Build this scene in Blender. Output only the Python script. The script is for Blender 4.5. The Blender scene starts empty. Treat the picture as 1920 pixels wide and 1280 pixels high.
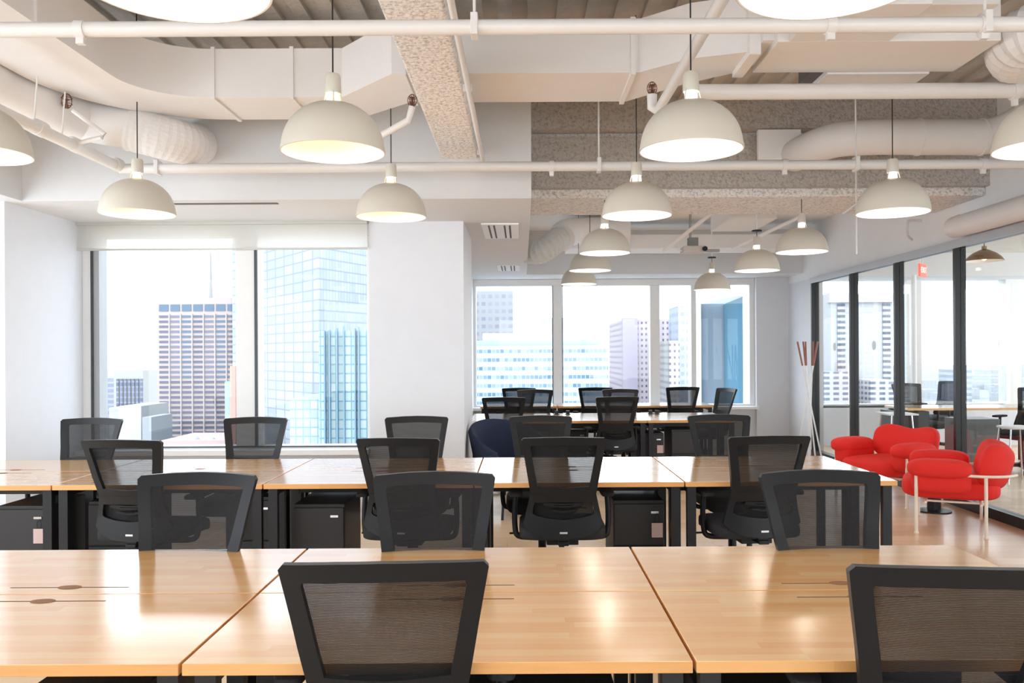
import bpy, bmesh, math, random
from mathutils import Vector, Matrix
PI = math.pi
random.seed(7)
C = bpy.context.scene.collection
F = 1600.0            # focal length in pixels of the 1920 px wide frame
VX, VY = 978.0, 664.0 # principal point
CH = 1.47             # eye height
ROLL = 0.0055

# ---------------------------------------------------------------- camera
cd = bpy.data.cameras.new('camera'); cam = bpy.data.objects.new('camera', cd); C.objects.link(cam)
cam.location = (0, 0, CH); cam.rotation_euler = (PI/2, ROLL, 0)
cd.sensor_width = 36; cd.lens = 36*F/1920
cd.shift_x = -(VX-960)/1920; cd.shift_y = (VY-640)/1920
cd.clip_start = 0.02; cd.clip_end = 6000
bpy.context.scene.camera = cam
# ---------------------------------------------------------------- world
SKY = 4.6
w = bpy.data.worlds.new('world'); bpy.context.scene.world = w; w.use_nodes = True
nt = w.node_tree; nt.nodes.clear()
tc = nt.nodes.new('ShaderNodeTexCoord'); sp = nt.nodes.new('ShaderNodeSeparateXYZ')
rp = nt.nodes.new('ShaderNodeValToRGB'); bg = nt.nodes.new('ShaderNodeBackground'); ou = nt.nodes.new('ShaderNodeOutputWorld')
rp.color_ramp.elements[0].position = 0.0; rp.color_ramp.elements[0].color = (0.90, 0.95, 1.0, 1)
rp.color_ramp.elements[1].position = 1.0; rp.color_ramp.elements[1].color = (0.74, 0.86, 1.0, 1)
nt.links.new(tc.outputs['Generated'], sp.inputs[0]); nt.links.new(sp.outputs['Z'], rp.inputs[0])
nt.links.new(rp.outputs[0], bg.inputs[0]); bg.inputs[1].default_value = SKY
nt.links.new(bg.outputs[0], ou.inputs[0])
# ---------------------------------------------------------------- exposure
vs = bpy.context.scene.view_settings
vs.view_transform = 'Standard'; vs.look = 'None'; vs.gamma = 1.0; vs.exposure = 0.22; vs.use_curve_mapping = False
LAMP_W = 3.0; DOWN_W = 16.0
cy = bpy.context.scene.cycles
cy.use_denoising = True; cy.max_bounces = 12; cy.diffuse_bounces = 7; cy.transparent_max_bounces = 24
cy.sample_clamp_indirect = 8.0; cy.caustics_reflective = True; cy.blur_glossy = 1.0; cy.caustics_refractive = False

# ---------------------------------------------------------------- helpers
def at(px, py, y):
    """world point at depth y seen at a photo pixel (roll removed)"""
    x0 = px - ROLL*(py-VY); y0 = py + ROLL*(px-VX)
    return Vector(((x0-VX)*y/F, y, CH-(y0-VY)*y/F))
def X(px, y): return (px-VX)*y/F
def Z(py, y): return CH-(py-VY)*y/F

def lin(r, g, b):
    f = lambda c: (c/255/12.92) if c/255 <= .04045 else ((c/255+.055)/1.055)**2.4
    return (f(r), f(g), f(b))
class NT:
    def __init__(s, name):
        s.m = bpy.data.materials.new(name); s.m.use_nodes = True; s.t = s.m.node_tree
        s.b = s.t.nodes['Principled BSDF']; s.o = s.t.nodes['Material Output']
    def n(s, kind, **k):
        q = s.t.nodes.new('ShaderNode'+kind)
        for a, v in k.items(): setattr(q, a, v)
        return q
    def l(s, a, b): s.t.links.new(a, b)
    def math(s, op, a, b=None):
        q = s.n('Math', operation=op)
        for i, v in enumerate((a, b)):
            if v is None: continue
            if isinstance(v, (int, float)): q.inputs[i].default_value = v
            else: s.l(v, q.inputs[i])
        return q.outputs[0]
OUTK = 1.0
def mat(name, col, rough=.6, metal=0, spec=.5, noise=0, nscale=8, bump=0, bscale=60, coat=0):
    col = tuple(v*OUTK for v in col); s = NT(name); c = tuple(col)+(1,)
    s.b.inputs['Base Color'].default_value = c; s.b.inputs['Roughness'].default_value = rough
    if OUTK < 1: spec = .08
    s.b.inputs['Metallic'].default_value = metal; s.b.inputs['Specular IOR Level'].default_value = spec
    s.b.inputs['Coat Weight'].default_value = coat
    tcn = s.n('TexCoord')
    nn = s.n('TexNoise'); nn.inputs['Scale'].default_value = nscale; nn.inputs['Detail'].default_value = 4
    s.l(tcn.outputs['Object'], nn.inputs['Vector'])
    mx = s.n('Mix', data_type='RGBA'); mx.inputs['A'].default_value = tuple(v*(1-(noise or .03)) for v in col)+(1,)
    mx.inputs['B'].default_value = tuple(min(1, v*(1+(noise or .03))) for v in col)+(1,)
    s.l(nn.outputs['Fac'], mx.inputs['Factor']); s.l(mx.outputs['Result'], s.b.inputs['Base Color'])
    if bump:
        n2 = s.n('TexNoise'); n2.inputs['Scale'].default_value = bscale; n2.inputs['Detail'].default_value = 3
        s.l(tcn.outputs['Object'], n2.inputs['Vector'])
        bp = s.n('Bump'); bp.inputs['Strength'].default_value = bump; bp.inputs['Distance'].default_value = .02
        s.l(n2.outputs['Fac'], bp.inputs['Height']); s.l(bp.outputs[0], s.b.inputs['Normal'])
    return s.m
def emat(name, col, strength):
    s = NT(name); s.b.inputs['Base Color'].default_value = tuple(col)+(1,)
    s.b.inputs['Emission Color'].default_value = tuple(col)+(1,); s.b.inputs['Emission Strength'].default_value = strength
    return s.m
def glass(name, tint=(1, 1, 1), gloss=1.0):
    s = NT(name); s.t.nodes.remove(s.b)
    tr = s.n('BsdfTransparent'); tr.inputs[0].default_value = tuple(tint)+(1,)
    gl = s.n('BsdfGlossy'); gl.inputs['Roughness'].default_value = .0
    fr = s.n('LayerWeight'); fr.inputs['Blend'].default_value = .5
    f5 = s.math('POWER', fr.outputs['Facing'], 5.0)
    mx = s.n('MixShader'); f = s.math('MULTIPLY', s.math('ADD', s.math('MULTIPLY', f5, .9), .04), gloss)
    s.l(f, mx.inputs[0]); s.l(tr.outputs[0], mx.inputs[1]); s.l(gl.outputs[0], mx.inputs[2]); s.l(mx.outputs[0], s.o.inputs[0])
    return s.m
def meshfab(name, col, openness, lines=420.0):
    """woven see-through mesh: fine horizontal threads"""
    s = NT(name); s.b.inputs['Base Color'].default_value = tuple(col)+(1,); s.b.inputs['Roughness'].default_value = .7; s.b.inputs['Specular IOR Level'].default_value = .25
    tcn = s.n('TexCoord'); sx = s.n('SeparateXYZ'); s.l(tcn.outputs['Object'], sx.inputs[0])
    nn = s.n('TexNoise'); nn.inputs['Scale'].default_value = 30; s.l(tcn.outputs['Object'], nn.inputs['Vector'])
    zz = s.math('ADD', sx.outputs['Z'], s.math('MULTIPLY', nn.outputs['Fac'], .002))
    sn = s.math('SINE', s.math('MULTIPLY', zz, lines*2))
    op = s.math('ADD', openness, s.math('MULTIPLY', sn, openness*.55))
    tr = s.n('BsdfTransparent'); mx = s.n('MixShader')
    s.l(op, mx.inputs[0]); s.l(s.b.outputs[0], mx.inputs[1]); s.l(tr.outputs[0], mx.inputs[2]); s.l(mx.outputs[0], s.o.inputs[0])
    return s.m
def sheer(name, col, openness):
    s = NT(name); s.b.inputs['Base Color'].default_value = tuple(col)+(1,); s.b.inputs['Roughness'].default_value = .8
    tr = s.n('BsdfTransparent'); mx = s.n('MixShader'); mx.inputs[0].default_value = openness
    tl = s.n('BsdfTranslucent'); tl.inputs[0].default_value = tuple(col)+(1,)
    m2 = s.n('MixShader'); m2.inputs[0].default_value = .5; s.l(s.b.outputs[0], m2.inputs[1]); s.l(tl.outputs[0], m2.inputs[2])
    s.l(m2.outputs[0], mx.inputs[1]); s.l(tr.outputs[0], mx.inputs[2]); s.l(mx.outputs[0], s.o.inputs[0])
    return s.m
def wood(name, c1, c2, c3, lx=.45, ly=.045, rough=.3, gap=0.0, gapcol=(.2, .1, .05), coat=.3, swap=False, spec=.5):
    """staves running along X (or Y if swap); each stave has its own tone"""
    s = NT(name); tcn = s.n('TexCoord'); sx = s.n('SeparateXYZ'); s.l(tcn.outputs['Object'], sx.inputs[0])
    u, v = (sx.outputs['Y'], sx.outputs['X']) if swap else (sx.outputs['X'], sx.outputs['Y'])
    row = s.math('FLOOR', s.math('DIVIDE', v, ly))
    wn = s.n('TexWhiteNoise', noise_dimensions='1D'); s.l(row, wn.inputs['W'])
    uo = s.math('ADD', s.math('DIVIDE', u, lx), s.math('MULTIPLY', wn.outputs['Value'], 7.3))
    col = s.math('FLOOR', uo)
    cx = s.n('CombineXYZ'); s.l(row, cx.inputs[0]); s.l(col, cx.inputs[1])
    w2 = s.n('TexWhiteNoise', noise_dimensions='2D'); s.l(cx.outputs[0], w2.inputs['Vector'])
    mp = s.n('Mapping'); mp.inputs['Scale'].default_value = (45, 3, 45) if swap else (3, 45, 45)
    s.l(tcn.outputs['Object'], mp.inputs[0])
    gn = s.n('TexNoise'); gn.inputs['Scale'].default_value = 1.6; gn.inputs['Detail'].default_value = 5; s.l(mp.outputs[0], gn.inputs['Vector'])
    fac = s.math('ADD', s.math('MULTIPLY', w2.outputs['Value'], .65), s.math('MULTIPLY', gn.outputs['Fac'], .45))
    cr = s.n('ValToRGB'); cr.color_ramp.elements[0].color = tuple(c1)+(1,); cr.color_ramp.elements[1].color = tuple(c3)+(1,)
    e = cr.color_ramp.elements.new(.5); e.color = tuple(c2)+(1,); s.l(fac, cr.inputs[0])
    out = cr.outputs[0]
    if gap:
        fv = s.math('FRACT', s.math('DIVIDE', v, ly)); fu = s.math('FRACT', uo)
        m = s.math('MAXIMUM', s.math('LESS_THAN', fv, gap), s.math('LESS_THAN', fu, gap*ly/lx))
        mx = s.n('Mix', data_type='RGBA'); s.l(m, mx.inputs['Factor']); s.l(out, mx.inputs['A']); mx.inputs['B'].default_value = tuple(gapcol)+(1,)
        out = mx.outputs['Result']
    s.l(out, s.b.inputs['Base Color']); s.b.inputs['Roughness'].default_value = rough
    s.b.inputs['Coat Weight'].default_value = coat; s.b.inputs['Coat Roughness'].default_value = .09; s.b.inputs['Coat IOR'].default_value = 1.9
    s.b.inputs['Specular IOR Level'].default_value = spec
    if coat >= 1:      # glossy lacquer that grows strong at low angles
        s.b.inputs['Coat Weight'].default_value = 0; s.b.inputs['Specular IOR Level'].default_value = .2
        lw = s.n('LayerWeight'); lw.inputs['Blend'].default_value = .5
        f = s.math('ADD', s.math('MULTIPLY', s.math('POWER', lw.outputs['Facing'], 1.9), .88), .03)
        gl = s.n('BsdfGlossy'); gl.inputs['Roughness'].default_value = .14
        mx = s.n('MixShader'); s.l(f, mx.inputs[0]); s.l(s.b.outputs[0], mx.inputs[1]); s.l(gl.outputs[0], mx.inputs[2]); s.l(mx.outputs[0], s.o.inputs[0])
    return s.m
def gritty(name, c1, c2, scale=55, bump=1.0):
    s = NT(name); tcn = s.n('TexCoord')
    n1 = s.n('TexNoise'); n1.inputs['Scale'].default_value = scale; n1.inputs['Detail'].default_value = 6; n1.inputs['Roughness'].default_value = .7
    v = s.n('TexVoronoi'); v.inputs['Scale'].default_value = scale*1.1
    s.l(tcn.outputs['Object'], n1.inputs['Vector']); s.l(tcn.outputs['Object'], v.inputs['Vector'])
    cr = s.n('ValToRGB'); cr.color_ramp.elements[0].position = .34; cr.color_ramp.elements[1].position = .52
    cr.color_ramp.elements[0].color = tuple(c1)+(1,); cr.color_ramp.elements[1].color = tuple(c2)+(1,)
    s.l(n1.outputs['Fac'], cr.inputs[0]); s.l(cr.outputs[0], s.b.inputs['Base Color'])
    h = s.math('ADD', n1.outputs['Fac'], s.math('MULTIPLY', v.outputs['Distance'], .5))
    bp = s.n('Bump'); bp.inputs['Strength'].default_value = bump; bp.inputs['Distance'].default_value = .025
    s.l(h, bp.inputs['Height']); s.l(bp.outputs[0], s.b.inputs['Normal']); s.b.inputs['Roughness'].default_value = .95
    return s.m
def facade(name, wall, win1, win2, cw, ch, ww, wh, ox=0.0, oz=0.0, rough=.7):
    """repeating window grid in metres; ww/wh = window share of each cell"""
    wall, win1, win2 = [tuple(v*OUTK for v in c) for c in (wall, win1, win2)]
    s = NT(name); tcn = s.n('TexCoord'); sx = s.n('SeparateXYZ'); s.l(tcn.outputs['Object'], sx.inputs[0])
    u = s.math('DIVIDE', s.math('ADD', s.math('ADD', sx.outputs['X'], sx.outputs['Y']), ox), cw)
    v = s.math('DIVIDE', s.math('ADD', sx.outputs['Z'], oz), ch)
    iu = s.math('LESS_THAN', s.math('FRACT', u), ww); iv = s.math('LESS_THAN', s.math('FRACT', v), wh)
    m = s.math('MULTIPLY', iu, iv)
    cx = s.n('CombineXYZ'); s.l(s.math('FLOOR', u), cx.inputs[0]); s.l(s.math('FLOOR', v), cx.inputs[1])
    wn = s.n('TexWhiteNoise', noise_dimensions='2D'); s.l(cx.outputs[0], wn.inputs['Vector'])
    mx = s.n('Mix', data_type='RGBA'); s.l(wn.outputs['Value'], mx.inputs['Factor'])
    mx.inputs['A'].default_value = tuple(win1)+(1,); mx.inputs['B'].default_value = tuple(win2)+(1,)
    m2 = s.n('Mix', data_type='RGBA'); s.l(m, m2.inputs['Factor']); m2.inputs['A'].default_value = tuple(wall)+(1,)
    s.l(mx.outputs['Result'], m2.inputs['B']); s.l(m2.outputs['Result'], s.b.inputs['Base Color']); s.b.inputs['Roughness'].default_value = rough
    s.b.inputs['Specular IOR Level'].default_value = .05
    return s.m

class MB:
    def __init__(s): s.bm = bmesh.new()
    def box(s, x0, x1, y0, y1, z0, z1, M=None):
        vs_ = [s.bm.verts.new((x, y, z)) for x in (x0, x1) for y in (y0, y1) for z in (z0, z1)]
        for f in ((0, 1, 3, 2), (4, 6, 7, 5), (0, 4, 5, 1), (2, 3, 7, 6), (0, 2, 6, 4), (1, 5, 7, 3)): s.bm.faces.new([vs_[i] for i in f])
        if M is not None: bmesh.ops.transform(s.bm, matrix=M, verts=vs_)
        return s
    def prism(s, pts, z0, z1):
        a = [s.bm.verts.new((p[0], p[1], z0)) for p in pts]; b = [s.bm.verts.new((p[0], p[1], z1)) for p in pts]
        n = len(pts)
        for i in range(n): s.bm.faces.new((a[i], a[(i+1) % n], b[(i+1) % n], b[i]))
        s.bm.faces.new(a[::-1]); s.bm.faces.new(b)
        return s
    def tube(s, pts, r, seg=16, smooth=0, ribs=0, cap=True):
        P = [Vector(p) for p in pts]
        if smooth:
            Q = []
            ext = [P[0]*2-P[1]]+P+[P[-1]*2-P[-2]]
            for i in range(1, len(ext)-2):
                for k in range(smooth):
                    t = k/smooth; a, b, c, d = ext[i-1:i+3]
                    Q.append(.5*((2*b)+(c-a)*t+(2*a-5*b+4*c-d)*t*t+(3*b-a-3*c+d)*t**3))
            Q.append(P[-1]); P = Q
        n = len(P); rings = []
        T0 = (P[1]-P[0]).normalized()
        up = Vector((0, 0, 1)) if abs(T0.z) < .9 else Vector((1, 0, 0))
        N = (up-T0*up.dot(T0)).normalized()
        for i in range(n):
            T = (P[min(i+1, n-1)]-P[max(i-1, 0)]).normalized()
            N = (N-T*N.dot(T)).normalized(); B = T.cross(N)
            rr = r[min(i, len(r)-1)] if isinstance(r, (list, tuple)) else r
            if ribs: rr *= 1+((.05 if i % 2 else -.03) if ribs == 1 else (.012 if i % 2 else -.008))
            rings.append([s.bm.verts.new(P[i]+N*(rr*math.cos(2*PI*k/seg))+B*(rr*math.sin(2*PI*k/seg))) for k in range(seg)])
        for a, b in zip(rings, rings[1:]):
            for k in range(seg): s.bm.faces.new((a[k], b[k], b[(k+1) % seg], a[(k+1) % seg]))
        if cap: s.bm.faces.new(rings[0]); s.bm.faces.new(rings[-1][::-1])
        return s
    def lathe(s, prof, seg=48, c=(0, 0, 0), a0=0, a1=2*PI, sy=1.0):
        full = abs(a1-a0-2*PI) < 1e-6; k = seg if full else seg+1
        rings = []
        for r, z in prof:
            if r < 1e-6: rings.append([s.bm.verts.new((c[0], c[1], c[2]+z))])
            else: rings.append([s.bm.verts.new((c[0]+r*math.cos(a0+(a1-a0)*i/seg), c[1]+sy*r*math.sin(a0+(a1-a0)*i/seg), c[2]+z)) for i in range(k)])
        for a, b in zip(rings, rings[1:]):
            for i in range(seg):
                j = (i+1) % k
                if len(a) == 1 and len(b) == 1: continue
                if len(a) == 1: s.bm.faces.new((a[0], b[j], b[i]))
                elif len(b) == 1: s.bm.faces.new((a[i], a[j], b[0]))
                else: s.bm.faces.new((a[i], a[j], b[j], b[i]))
        return s
    def blob(s, c, h, e=.55, e2=.55, n=28, m=18, fn=None, M=None):
        """superellipsoid cushion"""
        sg = lambda v, p: math.copysign(abs(v)**p, v)
        rows = []
        for j in range(m+1):
            ph = -PI/2+PI*j/m; row = []
            for i in range(n):
                th = 2*PI*i/n
                v = Vector((h[0]*sg(math.cos(ph), e)*sg(math.cos(th), e2), h[1]*sg(math.cos(ph), e)*sg(math.sin(th), e2), h[2]*sg(math.sin(ph), e)))
                if fn: v = Vector(fn(v))
                if M is not None: v = M @ v
                row.append(v+Vector(c))
            rows.append(row)
        R = [[s.bm.verts.new(rows[0][0])]]+[[s.bm.verts.new(v) for v in row] for row in rows[1:-1]]+[[s.bm.verts.new(rows[-1][0])]]
        for a, b in zip(R, R[1:]):
            for i in range(n):
                j = (i+1) % n
                if len(a) == 1: s.bm.faces.new((a[0], b[j], b[i]))
                elif len(b) == 1: s.bm.faces.new((a[i], a[j], b[0]))
                else: s.bm.faces.new((a[i], a[j], b[j], b[i]))
        return s
    def ring(s, outer, inner, t, ym, k=6):
        """plate with a hole in the XZ plane, bent by ym(x,z), thickness t"""
        def sub(p):
            o = []
            for i in range(len(p)):
                a, b = p[i], p[(i+1) % len(p)]
                for q in range(k): o.append((a[0]+(b[0]-a[0])*q/k, a[1]+(b[1]-a[1])*q/k))
            return o
        O, I = sub(outer), sub(inner); n = len(O)
        L = []
        for pts in (O, I):
            for sgn in (-.5, .5): L.append([s.bm.verts.new((x, ym(x, z)+sgn*t, z)) for x, z in pts])
        of, ob, inf, inb = L
        for i in range(n):
            j = (i+1) % n
            s.bm.faces.new((of[i], of[j], inf[j], inf[i])); s.bm.faces.new((ob[i], inb[i], inb[j], ob[j]))
            s.bm.faces.new((of[i], ob[i], ob[j], of[j])); s.bm.faces.new((inf[i], inf[j], inb[j], inb[i]))
        return s
    def sheet(s, corners, ym, nx=14, nz=12, t=0.0):
        """(bl, br, tr, tl) in XZ"""
        bl, br, tr, tl = corners; g = []
        for j in range(nz+1):
            v = j/nz; row = []
            for i in range(nx+1):
                u = i/nx
                x = (bl[0]*(1-u)+br[0]*u)*(1-v)+(tl[0]*(1-u)+tr[0]*u)*v
                z = (bl[1]*(1-u)+br[1]*u)*(1-v)+(tl[1]*(1-u)+tr[1]*u)*v
                row.append(s.bm.verts.new((x, ym(x, z), z)))
            g.append(row)
        for j in range(nz):
            for i in range(nx): s.bm.faces.new((g[j][i], g[j][i+1], g[j+1][i+1], g[j+1][i]))
        return s
    def obj(s, name, m, parent=None, smooth=False, bevel=0, seg=2):
        bmesh.ops.recalc_face_normals(s.bm, faces=s.bm.faces)
        me = bpy.data.meshes.new(name); s.bm.to_mesh(me); s.bm.free(); me.materials.append(m)
        o = bpy.data.objects.new(name, me); C.objects.link(o)
        if parent is not None: o.parent = parent
        if smooth:
            for p in me.polygons: p.use_smooth = True
            md = o.modifiers.new('es', 'EDGE_SPLIT'); md.split_angle = math.radians(50) if smooth is True else smooth
        if bevel:
            b = o.modifiers.new('bevel', 'BEVEL'); b.width = bevel; b.segments = seg; b.limit_method = 'ANGLE'; b.angle_limit = math.radians(40)
            if not smooth:
                for p in me.polygons: p.use_smooth = True
                b.harden_normals = True
        return o
def box(name, m, parent, x0, x1, y0, y1, z0, z1, bevel=0): return MB().box(x0, x1, y0, y1, z0, z1).obj(name, m, parent, bevel=bevel)
def tag(o, label, cat, group=None, kind=None):
    if label: o['label'] = label
    if cat: o['category'] = cat
    if group: o['group'] = group
    if kind: o['kind'] = kind
    return o
def thing(name, label, cat, loc=(0, 0, 0), rz=0, group=None):
    o = bpy.data.objects.new(name, None); C.objects.link(o); o.location = loc; o.rotation_euler = (0, 0, rz)
    o.empty_display_size = .1
    return tag(o, label, cat, group)
def struct(o):
    o['kind'] = 'structure'; return o
KIDS = {}
def dup(root, loc, rz, label, group=None):
    def kids(o): return [c for c in bpy.data.objects if c.parent == o]
    if root.name not in KIDS: KIDS[root.name] = [(c, kids(c)) for c in kids(root)]
    r = root.copy(); C.objects.link(r); r.location = loc; r.rotation_euler = (0, 0, rz); r['label'] = label
    if group: r['group'] = group
    for c, sub in KIDS[root.name]:
        d = c.copy(); C.objects.link(d); d.parent = r
        for g in sub:
            e = g.copy(); C.objects.link(e); e.parent = d
    return r

# ---------------------------------------------------------------- materials
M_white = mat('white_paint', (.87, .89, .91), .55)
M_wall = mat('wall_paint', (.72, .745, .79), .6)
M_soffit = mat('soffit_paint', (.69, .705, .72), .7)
M_duct = mat('painted_duct', (.76, .75, .745), .5, noise=.03)
M_ductr = mat('painted_round_duct', (.74, .73, .725), .5, noise=.04, bump=.25, bscale=25)
M_pipe = mat('painted_pipe', (.70, .69, .68), .35)
M_deck = mat('concrete_deck', (.50, .47, .43), .9, noise=.35, nscale=3, bump=.5, bscale=20)
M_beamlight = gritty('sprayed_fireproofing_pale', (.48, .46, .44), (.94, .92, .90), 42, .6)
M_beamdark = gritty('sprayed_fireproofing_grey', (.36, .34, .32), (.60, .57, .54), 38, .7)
M_frame = mat('window_frame_white', (.78, .79, .79), .4)
M_gasket = mat('dark_gasket', (.05, .06, .07), .5)
M_blind = sheer('sheer_blind', (.86, .86, .83), .42)
M_hem = mat('blind_hem', (.55, .55, .52), .6)
M_glass = glass('window_glass', (.97, .985, .99), .35)
M_pglass = glass('partition_glass', (.96, .975, .975), .8)
M_desk = wood('butcher_block', lin(240, 172, 98), lin(250, 192, 122), lin(255, 212, 150), .42, .042, .4, coat=1.0)
M_edge = wood('desk_edge_wood', lin(190, 130, 70), lin(214, 158, 96), lin(228, 178, 120), .5, .2, .5, coat=0)
M_slot = mat('slot_shadow', (.10, .045, .02), .9)
M_floor = wood('oak_floor', lin(198, 166, 130), lin(214, 186, 152), lin(226, 202, 172), 1.6, .19, .34, gap=.012, gapcol=lin(130, 95, 70), coat=.15)
M_black = mat('black_metal', (.010, .010, .012), .4, spec=.35)
M_blackm = mat('black_steel_matt', (.018, .018, .020), .5)
M_plastic = mat('charcoal_plastic', (.009, .010, .012), .42, spec=.3, bump=.06, bscale=300)
M_fabric = mat('black_seat_fabric', (.018, .018, .02), .9, bump=.3, bscale=400)
M_mesh = meshfab('black_mesh', (.010, .010, .011), .125, 785.0)
M_chrome = mat('bright_metal', (.65, .66, .68), .2, 1)
M_logo = mat('badge_silver', (.75, .76, .78), .3, .6)
M_shade = mat('lamp_enamel', lin(205, 200, 188), .42, noise=.02)
M_inner = mat('lamp_inner_white', (.90, .89, .86), .6)
M_cord = mat('black_cord', (.01, .01, .01), .6)
M_bulbw = emat('warm_bulb', (1.0, .72, .38), 4); M_bulbn = emat('soft_white_bulb', (1.0, .88, .74), 5)
M_red = mat('red_wool', (.80, .025, .018), .85, bump=.25, bscale=350)
M_cream = mat('cream_steel', lin(238, 228, 212), .4)
M_navy = mat('navy_wool', (.012, .022, .055), .9, bump=.2, bscale=300)
M_pframe = mat('partition_black_frame', (.010, .011, .012), .3, spec=.35)
M_alu = mat('silver_trim', (.55, .57, .60), .35, .7)
M_copper = mat('copper_tip', lin(150, 95, 80), .35, .3)
M_tag = mat('pink_tag', lin(205, 180, 175), .6)
M_bronze = mat('bronze_shade', (.28, .17, .09), .3, .8)
M_exit = emat('exit_red', (1.0, .13, .09), .9)
M_vent = mat('vent_dark', (.10, .10, .11), .7)
M_brass = mat('brass_cage', lin(120, 85, 70), .4, .5)

# ================================================================ SETTING
HS = 2.65; YS = 6.46; YW = 7.55; YF = 13.45; XR = 4.18; DK = 3.72
struct(MB().box(-4.8, 10, -4.5, 13.6, -.12, 0).obj('floor', M_floor))
def deck():
    b = MB(); b.box(-4.8, 10, -4.5, 8.2, DK, DK+.1)
    x = -4.7
    while x < 4.2:
        b.box(x, x+.09, -4.4, 7.6, DK-.03, DK+.01); x += .19
    return b.obj('ceiling', M_deck)
struct(deck())
struct(MB().box(.05, 10, 8.2, 13.6, 3.3, 3.4).obj('ceiling_back', mat('back_ceiling', (.90, .91, .92), .7)))
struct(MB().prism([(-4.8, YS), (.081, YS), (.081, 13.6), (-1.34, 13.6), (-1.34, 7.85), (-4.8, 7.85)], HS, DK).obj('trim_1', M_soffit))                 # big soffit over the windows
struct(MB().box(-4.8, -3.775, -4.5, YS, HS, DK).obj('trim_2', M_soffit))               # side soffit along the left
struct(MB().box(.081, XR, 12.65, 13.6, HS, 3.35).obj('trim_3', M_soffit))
# left side
struct(MB().box(-4.8, -3.91, YS, 8.0, 0, HS).obj('wall_left', M_wall))
b = MB(); b.box(-4.8, -4.7, -4.5, YS, 0, .5); b.box(-4.8, -4.7, -4.5, -4.1, .5, HS); b.box(-4.8, -4.7, 1.0, 1.3, .5, HS); b.box(-4.8, -4.7, 6.0, YS, .5, HS)
struct(b.obj('wall_far_left', M_wall))
b = MB(); b.box(-4.8, 10, -4.6, -4.5, 0, .5); b.box(-4.8, 10, -4.6, -4.5, 2.75, DK)
for x in (-4.8, -1.2, 2.2, 5.6, 9.8): b.box(x, x+.2, -4.6, -4.5, .5, 2.75)
struct(b.obj('wall_back', M_wall))
# column between the windows
struct(MB().box(-1.345, -.51, YW, 8.77, 0, HS+.02).obj('wall_column', M_wall))
struct(MB().box(-1.345, -.757, 8.77, YF+.15, 0, HS+.02).obj('wall_recess', M_wall))
# wall under left window
struct(MB().box(-3.92, -1.34, YW+.02, 7.95, 0, .60).obj('wall_window', M_wall))
struct(MB().box(-3.91, -1.35, YW-.10, YW+.3, .60, .645).obj('trim_4', M_white))
# far wall
struct(MB().box(-.76, 3.68, YF-.02, YF+.15, 0, .60).obj('wall_far', M_wall))
struct(MB().box(3.67, XR+.02, YF-.12, YF+.15, 0, HS).obj('wall_far_right', M_wall))
struct(MB().box(-.757, 3.67, YF-.25, YF+.05, .60, .64).obj('trim_5', M_white))
# right wall: bulkhead over glass + white end
struct(MB().box(XR, XR+.14, -4.5, 13.6, 2.53, DK).obj('wall_right', M_white))
struct(MB().box(XR-.005, XR+.14, 12.22, 13.6, 0, 2.54).obj('wall_right_end', M_wall))

# ---- window 1 (left, two lights)
win = struct(thing('window_1', None, None))
b = MB(); y0, y1 = 7.60, 7.78
b.box(-3.91, -3.83, y0, y1, .665, 2.535); b.box(-2.545, -2.345, y0, y1, .665, 2.535); b.box(-1.375, -1.33, y0, y1, .665, 2.535)
b.box(-3.91, -1.35, y0, y1, 2.535, HS-.002); b.box(-3.91, -1.33, y0, y1, .60, .665)
b.obj('window_frame', M_frame, win, bevel=.004)
b = MB(); b.box(-3.832, -3.815, y0-.01, y1-.02, .66, 2.54); b.box(-2.375, -2.352, y0-.012, y0+.02, .66, 2.54); b.box(-3.91, -1.35, y0-.008, y0+.01, .655, .667)
b.obj('gasket', M_gasket, win)
box('inner_jamb', mat('grey_jamb', (.42, .44, .46), .5), win, -3.815, -3.765, y0+.01, y1-.02, .665, 2.535)
box('glass_pane', M_glass, win, -3.765, -2.545, 7.70, 7.706, .665, 2.535)
box('glass_pane', M_glass, win, -2.345, -1.375, 7.70, 7.706, .665, 2.535)
# blind
bl = thing('roller_blind', 'sheer off-white roller blind pulled a little way down over left window', 'blind', (-2.63, 7.52, 2.5))
MB().box(-1.285, 1.275, -.002, .002, -.085, .148).obj('blind_fabric', M_blind, bl)
MB().box(-1.285, 1.275, -.008, .008, -.098, -.082).obj('hem_bar', M_hem, bl)
MB().box(-1.285, 1.275, -.03, .03, .125, .15).obj('headrail', M_hem, bl)
tag(box('linear_diffuser', M_vent, None, -2.68, -1.88, 6.585, 6.625, HS-.006, HS+.01), 'thin dark linear air slot in soffit above the left window', 'air vent')

# ---- window 2 (far)
win = struct(thing('window_2', None, None))
b = MB(); y0, y1 = YF-.02, YF+.12
for xa, xb in ((-.757, -.712), (.496, .639), (2.026, 2.177), (2.673, 2.75), (3.59, 3.67)): b.box(xa, xb, y0, y1, .67, 2.545)
b.box(-.755, 3.668, y0, y1, 2.545, HS-.002); b.box(-.757, 3.67, y0, y1, .60, .67)
b.obj('window_frame', M_frame, win, bevel=.004)
for xa, xb in ((-.712, .496), (.639, 2.026), (2.177, 2.673), (2.75, 3.59)): box('glass_pane', M_glass, win, xa, xb, YF+.05, YF+.056, .67, 2.545)
b = MB(); b.box(.640, .652, y0-.004, y0+.01, .67, 2.545); b.box(.484, .496, y0-.004, y0+.01, .67, 2.545); b.obj('gasket', M_gasket, win)

M_dot = sheer('frosted_dot', (.5, .53, .55), .55)
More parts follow.
